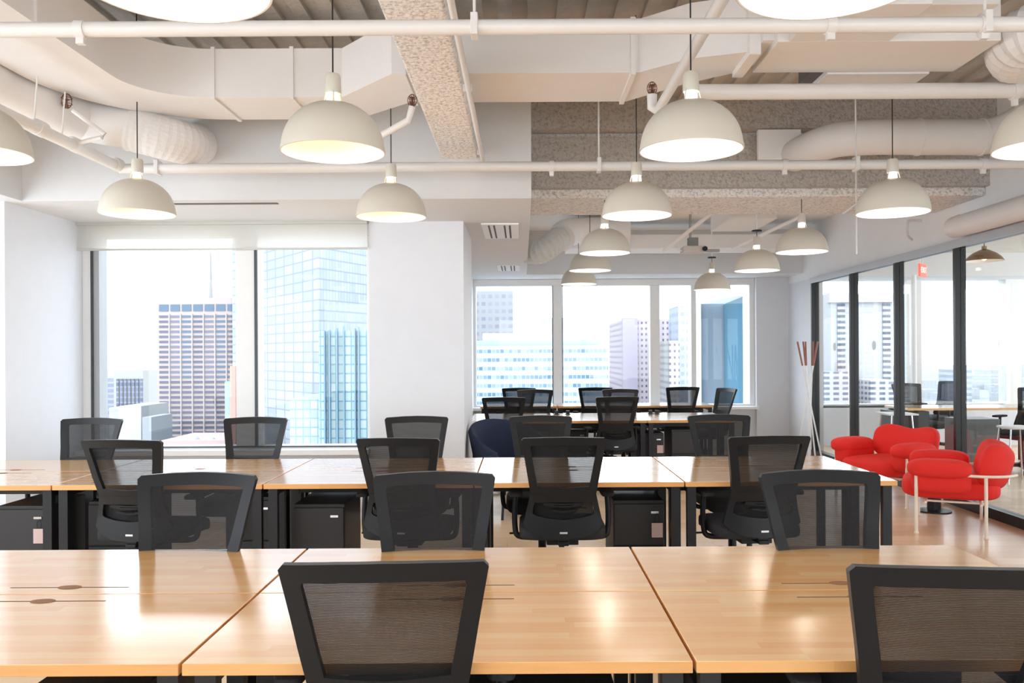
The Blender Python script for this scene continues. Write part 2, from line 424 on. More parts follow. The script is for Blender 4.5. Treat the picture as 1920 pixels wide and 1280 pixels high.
# ---- glass partition (right)
gp = struct(thing('window_3', None, None, (XR, 0, 0)))
mull = [12.15, 10.73, 9.45, 8.14, 6.84, 5.54, 4.24, 2.94, 1.64]
b = MB(); b.box(-.05, .05, 0, 12.2, 2.46, 2.53); b.obj('top_rail', M_pframe, gp)
b = MB(); b.box(-.058, -.05, 0, 12.2, 2.455, 2.535); b.obj('silver_trim', M_alu, gp)
box('bottom_track', M_pframe, gp, -.05, .05, 0, 12.2, 0, .09)
for y in mull:
    box('mullion', M_pframe, gp, -.052, .052, y-.022, y+.022, .09, 2.46)
for a, c in zip(mull[1:], mull[:-1]):
    box('glass_pane', M_pglass, gp, -.005, .003, a+.022, c-.022, .09, 2.46)
box('glass_pane', M_pglass, gp, -.005, .003, 0, 1.618, .09, 2.46)
for i, (px, py) in enumerate(((1566, 653), (1640, 651), (1745, 650), (1868, 650))):
    y = XR*F/(px-VX); z = Z(py, y)
    MB().lathe([(0, 0), (.055, 0), (.055, .003), (0, .003)], 24).obj('glass_marker', M_dot, gp)
    o = bpy.data.objects[-1] if False else [q for q in gp.children if q.name.startswith('glass_marker')][-1]
    o.location = (-.009, y, z); o.rotation_euler = (0, PI/2, 0)

# ---- room behind the glass
struct(MB().box(XR+.14, 10, -4.5, 13.6, 2.95, 3.05).obj('ceiling_side_room', mat('side_ceiling', (.62, .60, .56), .7)))
struct(MB().box(XR+.14, 10, 12.75, 13.6, 2.60, 2.96).obj('trim_6', M_soffit))
struct(MB().box(XR+.14, 10, YF, YF+.15, 0, .64).obj('wall_side_room', M_wall))
b = MB(); b.box(9.9, 10, -4.5, 13.6, 0, .5); b.box(9.9, 10, -4.5, 13.6, 2.6, 3.0)
for y in (-4.5, 0, 4.5, 9, 13.3): b.box(9.9, 10, y, y+.3, .5, 2.6)
struct(b.obj('wall_side_room_right', M_wall))
win = struct(thing('window_4', None, None))
b = MB()
for xa, xb in ((4.32, 4.42), (6.03, 6.26), (7.58, 7.82), (9.2, 9.4)): b.box(xa, xb, YF-.1, YF+.12, .64, 2.6)
b.box(4.32, 10, YF, YF+.1, .60, .66)
b.obj('window_frame', M_frame, win)
for xa, xb in ((4.42, 6.03), (6.26, 7.58), (7.82, 9.2)): box('glass_pane', M_glass, win, xa, xb, YF+.05, YF+.056, .66, 2.6)
tag(MB().lathe([(0, 0), (.035, 0), (.035, 2.6), (0, 2.6)], 20).obj('support_pole', M_white), 'slim white pole standing behind the glass partition', 'pole').location = (5.75, 12.5, .0)

# ================================================================ CEILING SERVICES
# rectangular duct, left: along Y, bend, along X, jog, on behind the sprayed beam to the right
def duct_main():
    H0, H1 = 3.11, 3.42; inn = []; out = []
    inn += [(-2.385, .6), (-2.385, 4.95)]; out += [(-2.91, .6), (-2.91, 4.95)]
    for i in range(1, 13):
        a = PI-(PI/2)*i/12
        inn.append((-1.96+.425*math.cos(a), 4.97+.45*math.sin(a))); out.append((-1.96+.95*math.cos(a), 4.97+.96*math.sin(a)))
    inn += [(-1.13, 5.42), (-.75, 4.98), (.69, 4.98), (.95, 4.75), (1.30, 4.63)]
    out += [(-1.13, 5.93), (-.72, 5.55), (.69, 5.55), (1.0, 5.20), (1.30, 4.96)]
    return inn, out, H0, H1
inn, out, H0, H1 = duct_main()
dt = thing('rectangular_duct', 'long white rectangular duct curving under the ceiling from left', 'duct')
b = MB(); rings = []
for p, q in zip(inn, out):
    rings.append([b.bm.verts.new((p[0], p[1], H0)), b.bm.verts.new((q[0], q[1], H0)), b.bm.verts.new((q[0], q[1], H1)), b.bm.verts.new((p[0], p[1], H1))])
for a, c in zip(rings, rings[1:]):
    for i in range(4): b.bm.faces.new((a[i], c[i], c[(i+1) % 4], a[(i+1) % 4]))
b.bm.faces.new(rings[0]); b.bm.faces.new(rings[-1][::-1])
b.obj('duct_body', M_duct, dt, smooth=math.radians(25))
for (p, q) in (((-2.385, 4.2), (-2.91, 4.2)), ((-2.385, 2.6), (-2.91, 2.6))): box('seam_flange', M_duct, dt, q[0]-.015, p[0]+.015, p[1]-.012, p[1]+.012, H0-.015, H1+.01)
for x in (-1.95, -1.45): box('seam_flange', M_duct, dt, x-.012, x+.012, 5.41, 5.94, H0-.012, H1+.01)
for x in (-.68, .66): box('seam_flange', M_duct, dt, x-.015, x+.015, 4.965, 5.565, H0-.015, H1+.01)
box('seam_flange', M_duct, dt, 1.24, 1.30, 4.60, 4.99, H0-.03, H1+.03)
# air handler right
ah = thing('air_handler', 'boxy white ceiling air handling unit at upper right', 'air handler')
box('casing', M_duct, ah, 1.36, 2.54, 4.5, 5.0, 3.11, 3.66, .006)
box('inlet_collar', M_duct, ah, 1.30, 1.36, 4.56, 4.96, 3.14, 3.5)
box('rear_tray', M_duct, ah, 1.80, 2.40, 5.0, 5.28, 3.10, 3.30, .004)
box('tray_mouth', M_vent, ah, 1.72, 1.80, 5.02, 5.27, 3.13, 3.30)
box('front_box', M_duct, ah, 1.42, 1.95, 4.02, 4.5, 3.11, 3.62, .006)
box('control_box', M_duct, ah, 2.02, 2.42, 4.3, 4.5, 3.22, 3.66, .004)
fx = tag(MB().tube([at(1985, 60, 4.5), at(1940, 62, 4.55), at(1912, 78, 4.65), at(1905, 100, 4.85), at(1930, 118, 5.1), at(1975, 125, 5.3)], .15, 20, 6, ribs=1).obj('flexible_duct', M_ductr),
         'ribbed white flexible duct elbow at the top right corner', 'duct')
# sprayed beam along Y, left of centre
bm_ = MB(); bm_.box(-.597, -.318, .3, 6.46, 2.95, 3.09)
bm_.box(-.50, -.42, .3, 4.8, 3.09, 3.72); bm_.box(-.50, -.42, 5.7, 6.46, 3.09, 3.72)
tag(bm_.obj('ceiling_beam', M_beamlight, bevel=.015), 'pale rough fireproofed beam running towards the far soffit', 'beam')
# sprayed beam across the right half
bm2 = thing('fireproofed_beam', 'deep grey rough fireproofed beam spanning the right half of ceiling', 'beam')
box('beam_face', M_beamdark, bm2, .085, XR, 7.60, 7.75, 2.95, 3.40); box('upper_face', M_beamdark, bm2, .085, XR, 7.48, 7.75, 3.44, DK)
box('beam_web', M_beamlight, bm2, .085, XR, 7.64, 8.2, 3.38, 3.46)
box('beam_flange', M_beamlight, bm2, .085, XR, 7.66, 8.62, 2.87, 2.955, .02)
# pipes along X
def xpipe(name, label, y, z, r, x0, x1, clamps, rods=()):
    t = thing(name, label, 'pipe')
    MB().tube([(x0, y, z), (x1, y, z)], r, 20).obj('pipe_run', M_pipe, t, smooth=True)
    for x in clamps:
        MB().tube([(x-.018, y, z), (x+.018, y, z)], r*1.22, 20).obj('coupling', M_pipe, t, smooth=True)
        box('clamp_lug', M_pipe, t, x-.015, x+.015, y-.012, y+.012, z-r*2.0, z-r*1.1)
    for x, top in rods:
        MB().tube([(x, y, z+r), (x, y, top)], .006, 8).obj('hanger_rod', M_pipe, t)
        box('clamp', M_pipe, t, x-.014, x+.014, y-r*1.25, y+r*1.25, z-r*1.3, z+r*1.6, .003)
    return t
xpipe('sprinkler_pipe', 'long white pipe crossing the whole top of the ceiling nearest the viewer', 3.3, 2.735, .029, -3.6, 4.0, [X(155, 3.3), X(1560, 3.3), X(1848, 3.3)], [(X(893, 3.3), DK), (X(1850, 3.3), DK)])
xpipe('sprinkler_pipe', 'white pipe crossing just in front of the grey soffit at lamp height', 6.0, 2.79, .034, -2.82, 4.1, [X(1036, 6), X(1473, 6), X(1845, 6)], [(X(1125, 6), DK), (X(1607, 6), DK), (X(298, 6), 3.1)])
xpipe('sprinkler_pipe', 'thicker white pipe crossing upper right under the air handler', 5.0, 3.0, .045, 1.02, 3.0+1.1, [X(1905, 5)])
# pipe along Y left
t = thing('sprinkler_pipe', 'white sloping pipe with couplings receding along the left side', 'pipe')
MB().tube([(-2.82, 1.5, 2.81), (-2.82, 6.03, 2.80)], .036, 20).obj('pipe_run', M_pipe, t, smooth=True)
for y in (5.0, 5.4, 5.95): MB().tube([(-2.82, y-.04, 2.81), (-2.82, y+.04, 2.81)], .047, 20).obj('coupling', M_pipe, t, smooth=True)
MB().tube([(-2.82, 5.38, 2.81), (-2.62, 5.34, 2.84), (-2.60, 5.34, 2.86), (-2.78, 5.3, 3.0)], .014, 10).obj('branch_pipe', M_pipe, t, smooth=True)
for y in (4.95, 5.25): MB().tube([(-2.82, y, 2.84), (-2.80, y, 3.1)], .005, 8).obj('hanger_rod', M_pipe, t)
# pipe along Y right of centre
t = thing('sprinkler_pipe', 'white pipe receding from top centre to a caged sprinkler', 'pipe')
MB().tube([(.82, 1.6, 2.885), (.80, 4.95, 2.88)], .027, 16).obj('pipe_run', M_pipe, t, smooth=True)
MB().tube([(.80, 4.95, 2.88), (.765, 4.95, 2.90), (.765, 4.95, 2.97)], .03, 14).obj('riser', M_pipe, t, smooth=True)
# conduit along beam
t = thing('conduit_pipe', 'slim white conduit running along right edge of the pale beam', 'pipe')
MB().tube([(-.285, 1.5, 2.93), (-.283, 6.4, 2.93)], .016, 12).obj('pipe_run', M_pipe, t, smooth=True)
for y in (3.3, 4.7, 6.2): box('clip', M_pipe, t, -.315, -.262, y-.012, y+.012, 2.92, 2.955)
MB().tube([(-.285, 1.5, 2.93), (-.283, 3.2, 2.93)], .034, 12).obj('sleeve', M_pipe, t, smooth=True)
# branch near lamp
t = thing('sprinkler_pipe', 'short bent white pipe stub beside the pale beam', 'pipe')
MB().tube([at(708, 258, 5.35), at(766, 226, 5.2), at(773, 200, 5.2)], .021, 14).obj('pipe_run', M_pipe, t, smooth=True)
def sprinkler(p, label, r=.028, h=.075):
    t = thing('caged_sprinkler', label, 'sprinkler', p, 0)
    MB().lathe([(0, 0), (.012, 0), (.012, .02), (.006, .03), (.006, .05), (.016, .052), (.016, .056), (0, .056)], 12).obj('head', M_brass, t, smooth=True)
    b = MB()
    for k in range(3):
        a = PI*k/3; pts = []
        for i in range(13):
            th = -PI/2*.8+PI*.9*i/12*1.0
            pts.append((r*math.cos(th)*math.cos(a), r*math.cos(th)*math.sin(a), h/2+h/2*math.sin(th)))
        b.tube(pts, .0022, 6); b.tube([(-x, -y, z) for x, y, z in pts], .0022, 6)
    for z in (.3, .7): b.tube([(r*.95*math.cos(2*PI*i/16), r*.95*math.sin(2*PI*i/16), h*z) for i in range(17)], .0022, 6)
    b.obj('wire_cage', M_brass, t)
sprinkler(at(773, 200, 5.2), 'caged sprinkler head on the bent stub left of pale beam')
sprinkler((.765, 4.95, 2.97), 'caged sprinkler head at the centre end of receding pipe')
sprinkler(at(125, 203, 5.3), 'caged brown sprinkler head above the left sloping pipe', .033, .09)
# round ducts
t = thing('round_duct', 'white wrinkled round duct bending into the left soffit', 'duct')
MB().tube([at(-150, 60, 4.4), at(-60, 118, 4.75), at(0, 158, 5.05), at(80, 196, 5.35), at(150, 222, 5.65)], .142, 28, 8).obj('duct_body', M_duct, t, smooth=True)
MB().tube([at(150, 222, 5.65), at(240, 240, 5.78)], .142, 28, 6).obj('duct_section', M_duct, t, smooth=True)
MB().tube([at(240, 240, 5.78), at(300, 256, 5.84), at(345, 268, 5.98), at(365, 272, 6.2), at(368, 268, 6.5)], .148, 28, 10, ribs=.3).obj('flexible_elbow', M_ductr, t)
MB().tube([at(238, 240, 5.77), at(243, 241, 5.785)], .152, 28).obj('collar', M_duct, t, smooth=True)
t = thing('round_duct', 'large white round duct running from square plate to the right wall', 'duct')
MB().tube([at(1490, 292, 7.5), at(1520, 278, 7.1), at(1570, 262, 6.85), at(1640, 257, 6.75), at(1700, 257, 6.75), at(1780, 257, 6.75), at(1850, 256, 6.75), at(1900, 238, 6.7), at(1950, 205, 6.6)], .138, 28, 8).obj('duct_body', M_duct, t, smooth=True)
for px in (1722, 1840): MB().tube([at(px-2, 257, 6.75), at(px+2, 257, 6.75)], .146, 28).obj('collar', M_duct, t, smooth=True)
tag(box('duct_plate', M_white, None, X(1422, 7.46), X(1502, 7.46), 7.43, 7.475, Z(303, 7.46), Z(247, 7.46)), 'square white plate on the grey beam behind round duct', 'plate')
tag(MB().tube([(4.05, 4.8, 2.63), (4.05, 7.75, 2.63), (4.12, 7.95, 2.66)], .10, 24, 4).obj('wall_duct', M_duct, smooth=True), 'white round duct running along the top of right wall', 'duct')
tag(MB().tube([at(1663, 335, 7.4), at(1607, 380, 7.0), at(1580, 400, 6.9)], .009, 8).obj('hanger_strut', M_pipe), 'thin white strut hanging beside the third-row right lamp', 'strut')
tag(MB().tube([(X(1607, 7.0), 7.0, DK), (X(1607, 7.0), 7.0, Z(480, 7.0))], .008, 8).obj('hanging_rod', M_pipe), 'thin vertical rod hanging in front of the right wall', 'rod')
tag(MB().tube([at(1740, 413, 8.9), at(1705, 413, 8.9), at(1702, 420, 8.9), at(1702, 440, 8.9), at(1710, 449, 9.0)], .012, 10, 3).obj('conduit_elbow', M_pipe), 'small bent conduit on the white wall above glass partition', 'conduit')
# far ceiling items
t = thing('rectangular_duct', 'white rectangular duct across the far ceiling behind the pendants', 'duct')
box('duct_body', M_white, t, .62, 4.1, 11.6, 12.2, 2.90, 3.09, .01)
MB().tube([at(1180, 433, 11.3), at(1090, 433, 11.3), at(1062, 437, 11.1), at(1052, 446, 10.9)], .18, 24, 6).obj('round_branch', M_white, t, smooth=True)
tag(MB().tube([at(1050, 445, 10.9), at(1030, 462, 10.7), at(1012, 472, 10.7), at(990, 472, 10.9)], .145, 22, 8, ribs=1).obj('flexible_duct', mat('silver_flex', (.62, .66, .66), .4)), 'grey ribbed flexible duct entering the soffit side', 'duct')
tag(box('cassette_unit', M_white, None, X(1355, 10), X(1440, 10), 9.6, 10.6, 2.98, 3.2, .01), 'white ceiling cassette unit left of the right-hand far lamps', 'air unit')
tag(box('light_strip', mat('grey_strip', (.4, .4, .4), .5), None, X(1295, 10.8), X(1350, 10.8), 10.78, 10.86, Z(474, 10.8), Z(469, 10.8)), 'thin grey strip hanging just below the projector', 'strip')
for a, c, lab in ((at(1245, 470, 10.2), at(1340, 395, 9.2), 'white diagonal rail left of the projector pole'), (at(1375, 466, 10.9), at(1530, 392, 9.4), 'white diagonal rail behind the right-hand far lamps')):
    tag(MB().tube([a, c], .022, 8).obj('ceiling_rail', M_white), lab, 'rail')
t = thing('projector', 'small white projector hanging from ceiling by a grey pole', 'projector', (X(1300, 10.5), 10.5, 2.75))
box('body', mat('projector_grey', (.60, .58, .56), .5), t, -.135, .135, -.12, .12, -.05, .03, .01)
box('mount', mat('mount_grey', (.22, .24, .24), .5), t, -.06, .06, -.05, .05, .035, .14, .004)
MB().tube([(-.03, 0, .14), (-.03, 0, .55)], .016, 12).obj('pole', mat('pole_grey', (.4, .42, .43), .5), t)
MB().tube([(.12, -.125, -.01), (.12, -.155, -.01)], .03, 16).obj('lens', M_black, t)
MB().tube([(-.06, 0, .1), (-.18, 0, .1), (-.22, 0, .05), (-.17, 0, -.01), (-.13, 0, -.02)], .004, 6, 4).obj('cable', M_white, t)
# soffit diffusers
def diffuser(x, y, w_, d_, lab):
    t = thing('air_diffuser', lab, 'air vent', (x, y, HS))
    box('frame', M_white, t, -w_/2, w_/2, -d_/2, d_/2, -.012, .004, .003)
    for k in (-.30, -.16, .12, .26):
        box('slot', M_vent, t, w_*k-.008, w_*k+.008, -d_*.44, d_*.44, -.0145, -.005)
diffuser(-.19, 8.15, .34, .95, 'white slotted air diffuser in soffit nearest the column')
diffuser(-.17, 11.6, .30, .75, 'white slotted air diffuser further back in the same soffit')

# ================================================================ PENDANTS
def make_pendant(warm, label, cord):
    t = thing('pendant_lamp', label, 'pendant lamp')
    # origin at the rim centre
    R = .23; prof = []
    for i in range(15):
        a = PI/2*i/14; prof.append((R*math.cos(a)**.92 if i < 14 else .036, .222*math.sin(a)**.95))
    prof = [p for p in prof if p[0] >= .036]
    prof.append((.034, .224))
    MB().lathe([(R+.004, -.004), (R+.004, 0)]+prof[1:]+[], 56).obj('shade', M_shade, t, smooth=True)
    ip = [(max(.01, r-.005), z-.006) for r, z in prof]
    MB().lathe([(R+.003, -.004), (R-.003, -.004)]+ip[1:]+[(0, .216)], 56).obj('shade_lining', M_inner, t, smooth=True)
    MB().lathe([(.030, .218), (.028, .262), (0, .262)], 24).obj('light_collar', M_bulbw if warm else M_bulbn, t, smooth=True)
    for k in range(3):
        a = 2*PI*k/3+.5
        MB().tube([(.05*math.cos(a), .05*math.sin(a), .208), (.034*math.cos(a), .034*math.sin(a), .272)], .0035, 6).obj('strut', M_shade, t)
    MB().lathe([(0, .262), (.035, .262), (.037, .27), (.035, .34), (.030, .35), (0, .352)], 28).obj('socket', M_shade, t, smooth=True)
    MB().tube([(0, 0, .35), (0, 0, .35+cord)], .0035, 8).obj('cord', M_cord, t)
    MB().lathe([(0, .06), (.03, .07), (.042, .10), (.03, .14), (.018, .17), (0, .17)], 20).obj('bulb', M_bulbw if warm else M_bulbn, t, smooth=True)
    ld = bpy.data.lights.new('lamp_light', 'POINT'); ld.energy = LAMP_W*(.25 if warm else .45); ld.shadow_soft_size = .09
    ld.color = (1.0, .70, .36) if warm else (1.0, .92, .82)
    lo = bpy.data.objects.new('lamp_light', ld); C.objects.link(lo); lo.parent = t; lo.location = (0, 0, .03)
    sd = bpy.data.lights.new('lamp_downlight', 'SPOT'); sd.energy = DOWN_W; sd.spot_size = math.radians(150); sd.spot_blend = .6; sd.shadow_soft_size = .22
    sd.color = (1.0, .88, .74) if warm else (1.0, .95, .90)
    so = bpy.data.objects.new('lamp_downlight', sd); C.objects.link(so); so.parent = t; so.location = (0, 0, .0)
    return t
HL = 2.39
G = 'dome pendant lamps'
pw = make_pendant(True, '', DK-HL-.35); pn = make_pendant(False, '', DK-HL-.35)
lam = [
 (0, -.855, 2.12, 'huge cropped dome lamp at the top left edge glowing cream'),
 (1, .775, 2.12, 'huge cropped dome lamp at the top right edge glowing white'),
 (0, -2.466, 3.86, 'dome lamp cut off by left edge of the picture'),
 (0, -.847, 3.86, 'large warm dome lamp in front of the white curved duct, left of pale beam'),
 (1, .772, 3.86, 'large white-glowing dome lamp just right of the pale beam'),
 (1, 2.39, 3.86, 'dome lamp cut off by right edge of the picture'),
 (0, -2.47, 5.5, 'warm dome lamp hanging in front of the left window blind'),
 (0, -.862, 5.68, 'warm dome lamp in front of the wall column top'),
 (1, .772, 5.68, 'dome lamp overlapping the far end of pale rough beam flange'),
 (1, 2.45, 5.62, 'dome lamp below the big round duct on the right'),
 (1, .765, 7.78, 'mid-distance dome lamp beyond the grey beam, left file'),
 (1, 2.56, 7.78, 'mid-distance dome lamp beyond the grey beam, right file near the glass wall'),
 (1, .76, 9.4, 'small distant dome lamp, second to last in the left file'),
 (1, .755, 11.2, 'smallest distant dome lamp, last in the left file'),
]
first = {}
for wn, x, y, lab in lam:
    src = pn if wn else pw
    top = DK if y < 7.3 else (2.872 if y < 8 else 3.3)
    wm = 1-wn
    if wm not in first:
        o = src; o.location = (x, y, HL); o['label'] = lab; o['group'] = G; first[wm] = 1; o['category'] = 'pendant lamp'
        if not KIDS.get(src.name): KIDS[src.name] = [(c, []) for c in src.children]
    else:
        o = dup(src, (x, y, HL), random.random()*2, lab, G)
    if top < DK:
        for c in [q for q in bpy.data.objects if q.parent == o and q.name.startswith('cord')]:
            c.scale = (1, 1, (top-HL)/(DK-HL) if False else 1); c.location = (0, 0, 0)
            me = c.data.copy(); c.data = me
            for v in me.vertices:
                if v.co.z > .4: v.co.z = top-HL
for x, y, z, lab in ((2.46, 8.9, 2.33, 'distant dome lamp with short stem and black ceiling cap, nearer of two'), (2.46, 11.0, 2.29, 'distant dome lamp with short stem and black ceiling cap, farther of two')):
    o = dup(pn, (x, y, z), 0, lab, G)
    for c in [q for q in bpy.data.objects if q.parent == o and q.name.startswith('cord')]:
        me = c.data.copy(); c.data = me
        for v in me.vertices:
            if v.co.z > .5: v.co.z = .42
    MB().lathe([(0, .405), (.055, .405), (.05, .42), (0, .425)], 24).obj('canopy', M_black, o)
    MB().tube([(0, 0, .42), (0, 0, 3.3-z)], .008, 8).obj('stem', M_white, o)
# bronze pendants in the room behind the glass
def bronze(x, y, z, lab):
    t = thing('bronze_pendant', lab, 'pendant lamp', (x, y, z), 0, 'bronze pendants behind the glass')
    MB().lathe([(.235, 0), (.20, .05), (.14, .10), (.07, .135), (.03, .15), (.03, .19), (0, .19)], 40).obj('shade', M_bronze, t, smooth=True)
    MB().lathe([(.232, 0), (.19, .045), (.13, .09), (.06, .12), (0, .13)], 40).obj('shade_lining', M_inner, t, smooth=True)
    MB().lathe([(0, .0), (.04, .03), (.03, .09), (0, .10)], 20).obj('bulb', M_bulbw, t, smooth=True)
    MB().tube([(0, 0, .18), (0, 0, 2.96-z)], .005, 8).obj('cord', M_cord, t)
bronze(5.97, 11.0, 2.64, 'bronze dome pendant seen through the nearest glass pane')
bronze(5.96, 13.0, 2.60, 'bronze dome pendant half hidden behind the exit sign')

# ================================================================ DESKS
M_grom = mat('grommet_wood', lin(128, 88, 56), .7)
def make_desk(name, wdt, label, group, cx, y0, y1, near_side, slot=True, sl=-.01):
    d = thing(name, label, 'desk', (cx, (y0+y1)/2, 0), 0, group)
    g = .004; h = (y1-y0)/2
    o = MB().box(-wdt/2+g, wdt/2-g, -h+g*.6, h-g*.6, .722, .75).obj('desktop', M_desk, d, bevel=.002)
    o.data.materials.append(M_edge)
    for p in o.data.polygons:
        if abs(p.normal.z) < .5: p.material_index = 1
    s = -1 if near_side else 1        # outer edge direction
    for sx in (-1, 1):
        for sy in (-1, 1):
            x = sx*(wdt/2-.045); y = sy*(h-.06)
            box('leg', M_black, d, x-.025, x+.025, y-.02, y+.02, 0, .722)
        x = sx*(wdt/2-.045); box('side_rail', M_black, d, x-.02, x+.02, -h+.08, h-.08, .68, .722)
    box('back_rail', M_black, d, -wdt/2+.07, wdt/2-.07, -s*(h-.06)-.015, -s*(h-.06)+.015, .62, .70)
    if slot:
        ys = -s*(h-.075)
        box('cable_slot', M_slot, d, sl-.185, sl+.185, ys-.0028, ys+.0028, .7485, .7506)
        q = MB().lathe([(0, 0), (.036, 0), (.036, .0012), (0, .0012)], 28, sy=.62).obj('grommet', M_grom, d); q.location = (sl, ys, .7502)
    return d
row1 = [-3.211, -2.007, -.803, .401, 1.605]
names1 = ['cut off by the left edge', 'second from left', 'in the middle', 'at the right end']
for i in range(1, 4):
    cx = (row1[i]+row1[i+1])/2; wd = row1[i+1]-row1[i]
    nm = {1: 'left', 2: 'middle', 3: 'right'}[i]
    make_desk('desk', wd, 'wooden desk in the closest bench, near side, %s one' % nm, 'nearest bench of desks', cx, 1.993, 2.59, True)
    make_desk('desk', wd, 'wooden desk in the closest bench, far side, %s one' % nm, 'nearest bench of desks', cx, 2.59, 3.187, False)
row2 = [-3.80, -2.64, -1.455, -.272, .911, 2.108]
nm2 = ['leftmost', 'second from left', 'third from left', 'second from right', 'rightmost']
for i in range(5):
    cx = (row2[i]+row2[i+1])/2; wd = row2[i+1]-row2[i]
    make_desk('desk', wd, 'wooden desk in the middle bench, near side, %s' % nm2[i], 'middle bench of desks', cx, 4.78, 5.37, True)
    make_desk('desk', wd, 'wooden desk in the middle bench, far side, %s' % nm2[i], 'middle bench of desks', cx, 5.37, 5.96, False)
row3 = [-.58, .387, 1.353, 2.32]
for i in range(3):
    cx = (row3[i]+row3[i+1])/2; wd = row3[i+1]-row3[i]; nm = ['left', 'middle', 'right'][i]
    make_desk('desk', wd, 'wooden desk in the far bench, near side, %s one' % nm, 'far bench of desks', cx, 9.2, 9.79, True, False)
    make_desk('desk', wd, 'wooden desk in the far bench, far side, %s one' % nm, 'far bench of desks', cx, 9.79, 10.38, False, False)
row4 = [-.58, .50, 1.58, 2.66]
for i in range(3):
    cx = (row4[i]+row4[i+1])/2; wd = row4[i+1]-row4[i]; nm = ['left', 'middle', 'right'][i]
    make_desk('desk', wd, 'thin-edged wooden desk against the far windows, %s one' % nm, 'desks by the far windows', cx, 11.8, 12.5, True, False)

def make_pedestal(label, x, y, h=.60, tagged=False, grp=None):
    t = thing('drawer_pedestal', label, 'drawer unit', (x, y, 0), 0, grp)
    box('body', M_blackm, t, -.15, .15, -.235, .25, .03, h, .004)
    for z0, z1 in ((.05, h-.27), (h-.262, h-.02)):
        box('drawer', M_blackm, t, -.146, .146, -.252, -.236, z0, z1, .003)
    q = box('lock', M_chrome, t, .07, .115, -.258, -.252, h-.075, h-.062)
    for sx in (-.12, .12):
        for sy in (-.2, .2): MB().blob((sx, sy, .02), (.02, .02, .02), 1, 1, 10, 8).obj('caster', M_black, t, smooth=True)
    return t
GP = 'black drawer pedestals'
def pedestal(label, x, y, h=.6, tg=None):
    make_pedestal(label, x, y+.252, h, grp=GP)
    if tg:
        k = thing('key_tag', tg, 'tag', (x+.105, y-.012, h-.13))
        box('card', M_tag, k, -.033, .033, -.002, .002, -.085, 0, .001)
        MB().tube([(-.008, 0, 0), (-.012, 0, .03), (0, 0, .055), (.012, 0, .03), (.008, 0, 0)], .0018, 6, 4).obj('string', M_black, k)
pedestal('black drawer pedestal with hanging tag, leftmost under the middle bench', -2.92, 4.98, tg='pinkish tag hanging on the leftmost black pedestal')
pedestal('black drawer pedestal hidden behind the leftmost black chair', -2.46, 5.12)
pedestal('black drawer pedestal just left of the third desk legs', -1.68, 5.25)
pedestal('black drawer pedestal standing clear beneath the middle bench, without tag', -1.19, 4.98)
pedestal('black drawer pedestal with hanging tag right of centre chair', .69, 5.05, tg='pinkish tag hanging on the pedestal right of centre chair')
pedestal('black drawer pedestal with tag under the far bench', 1.40, 9.32, tg='small pale tag hanging under the far bench')
pedestal('black drawer pedestal without tag at right under the far bench', 1.78, 9.30, .64)
pedestal('black drawer pedestal at far side beneath the far bench', .60, 9.85)
pedestal('black drawer pedestal right at front under the closest bench, centre', .09, 2.10)
pedestal('black drawer pedestal beneath right end of the closest bench', .60, 2.10)
pedestal('black drawer pedestal beneath left end of the closest bench', -1.15, 2.10)

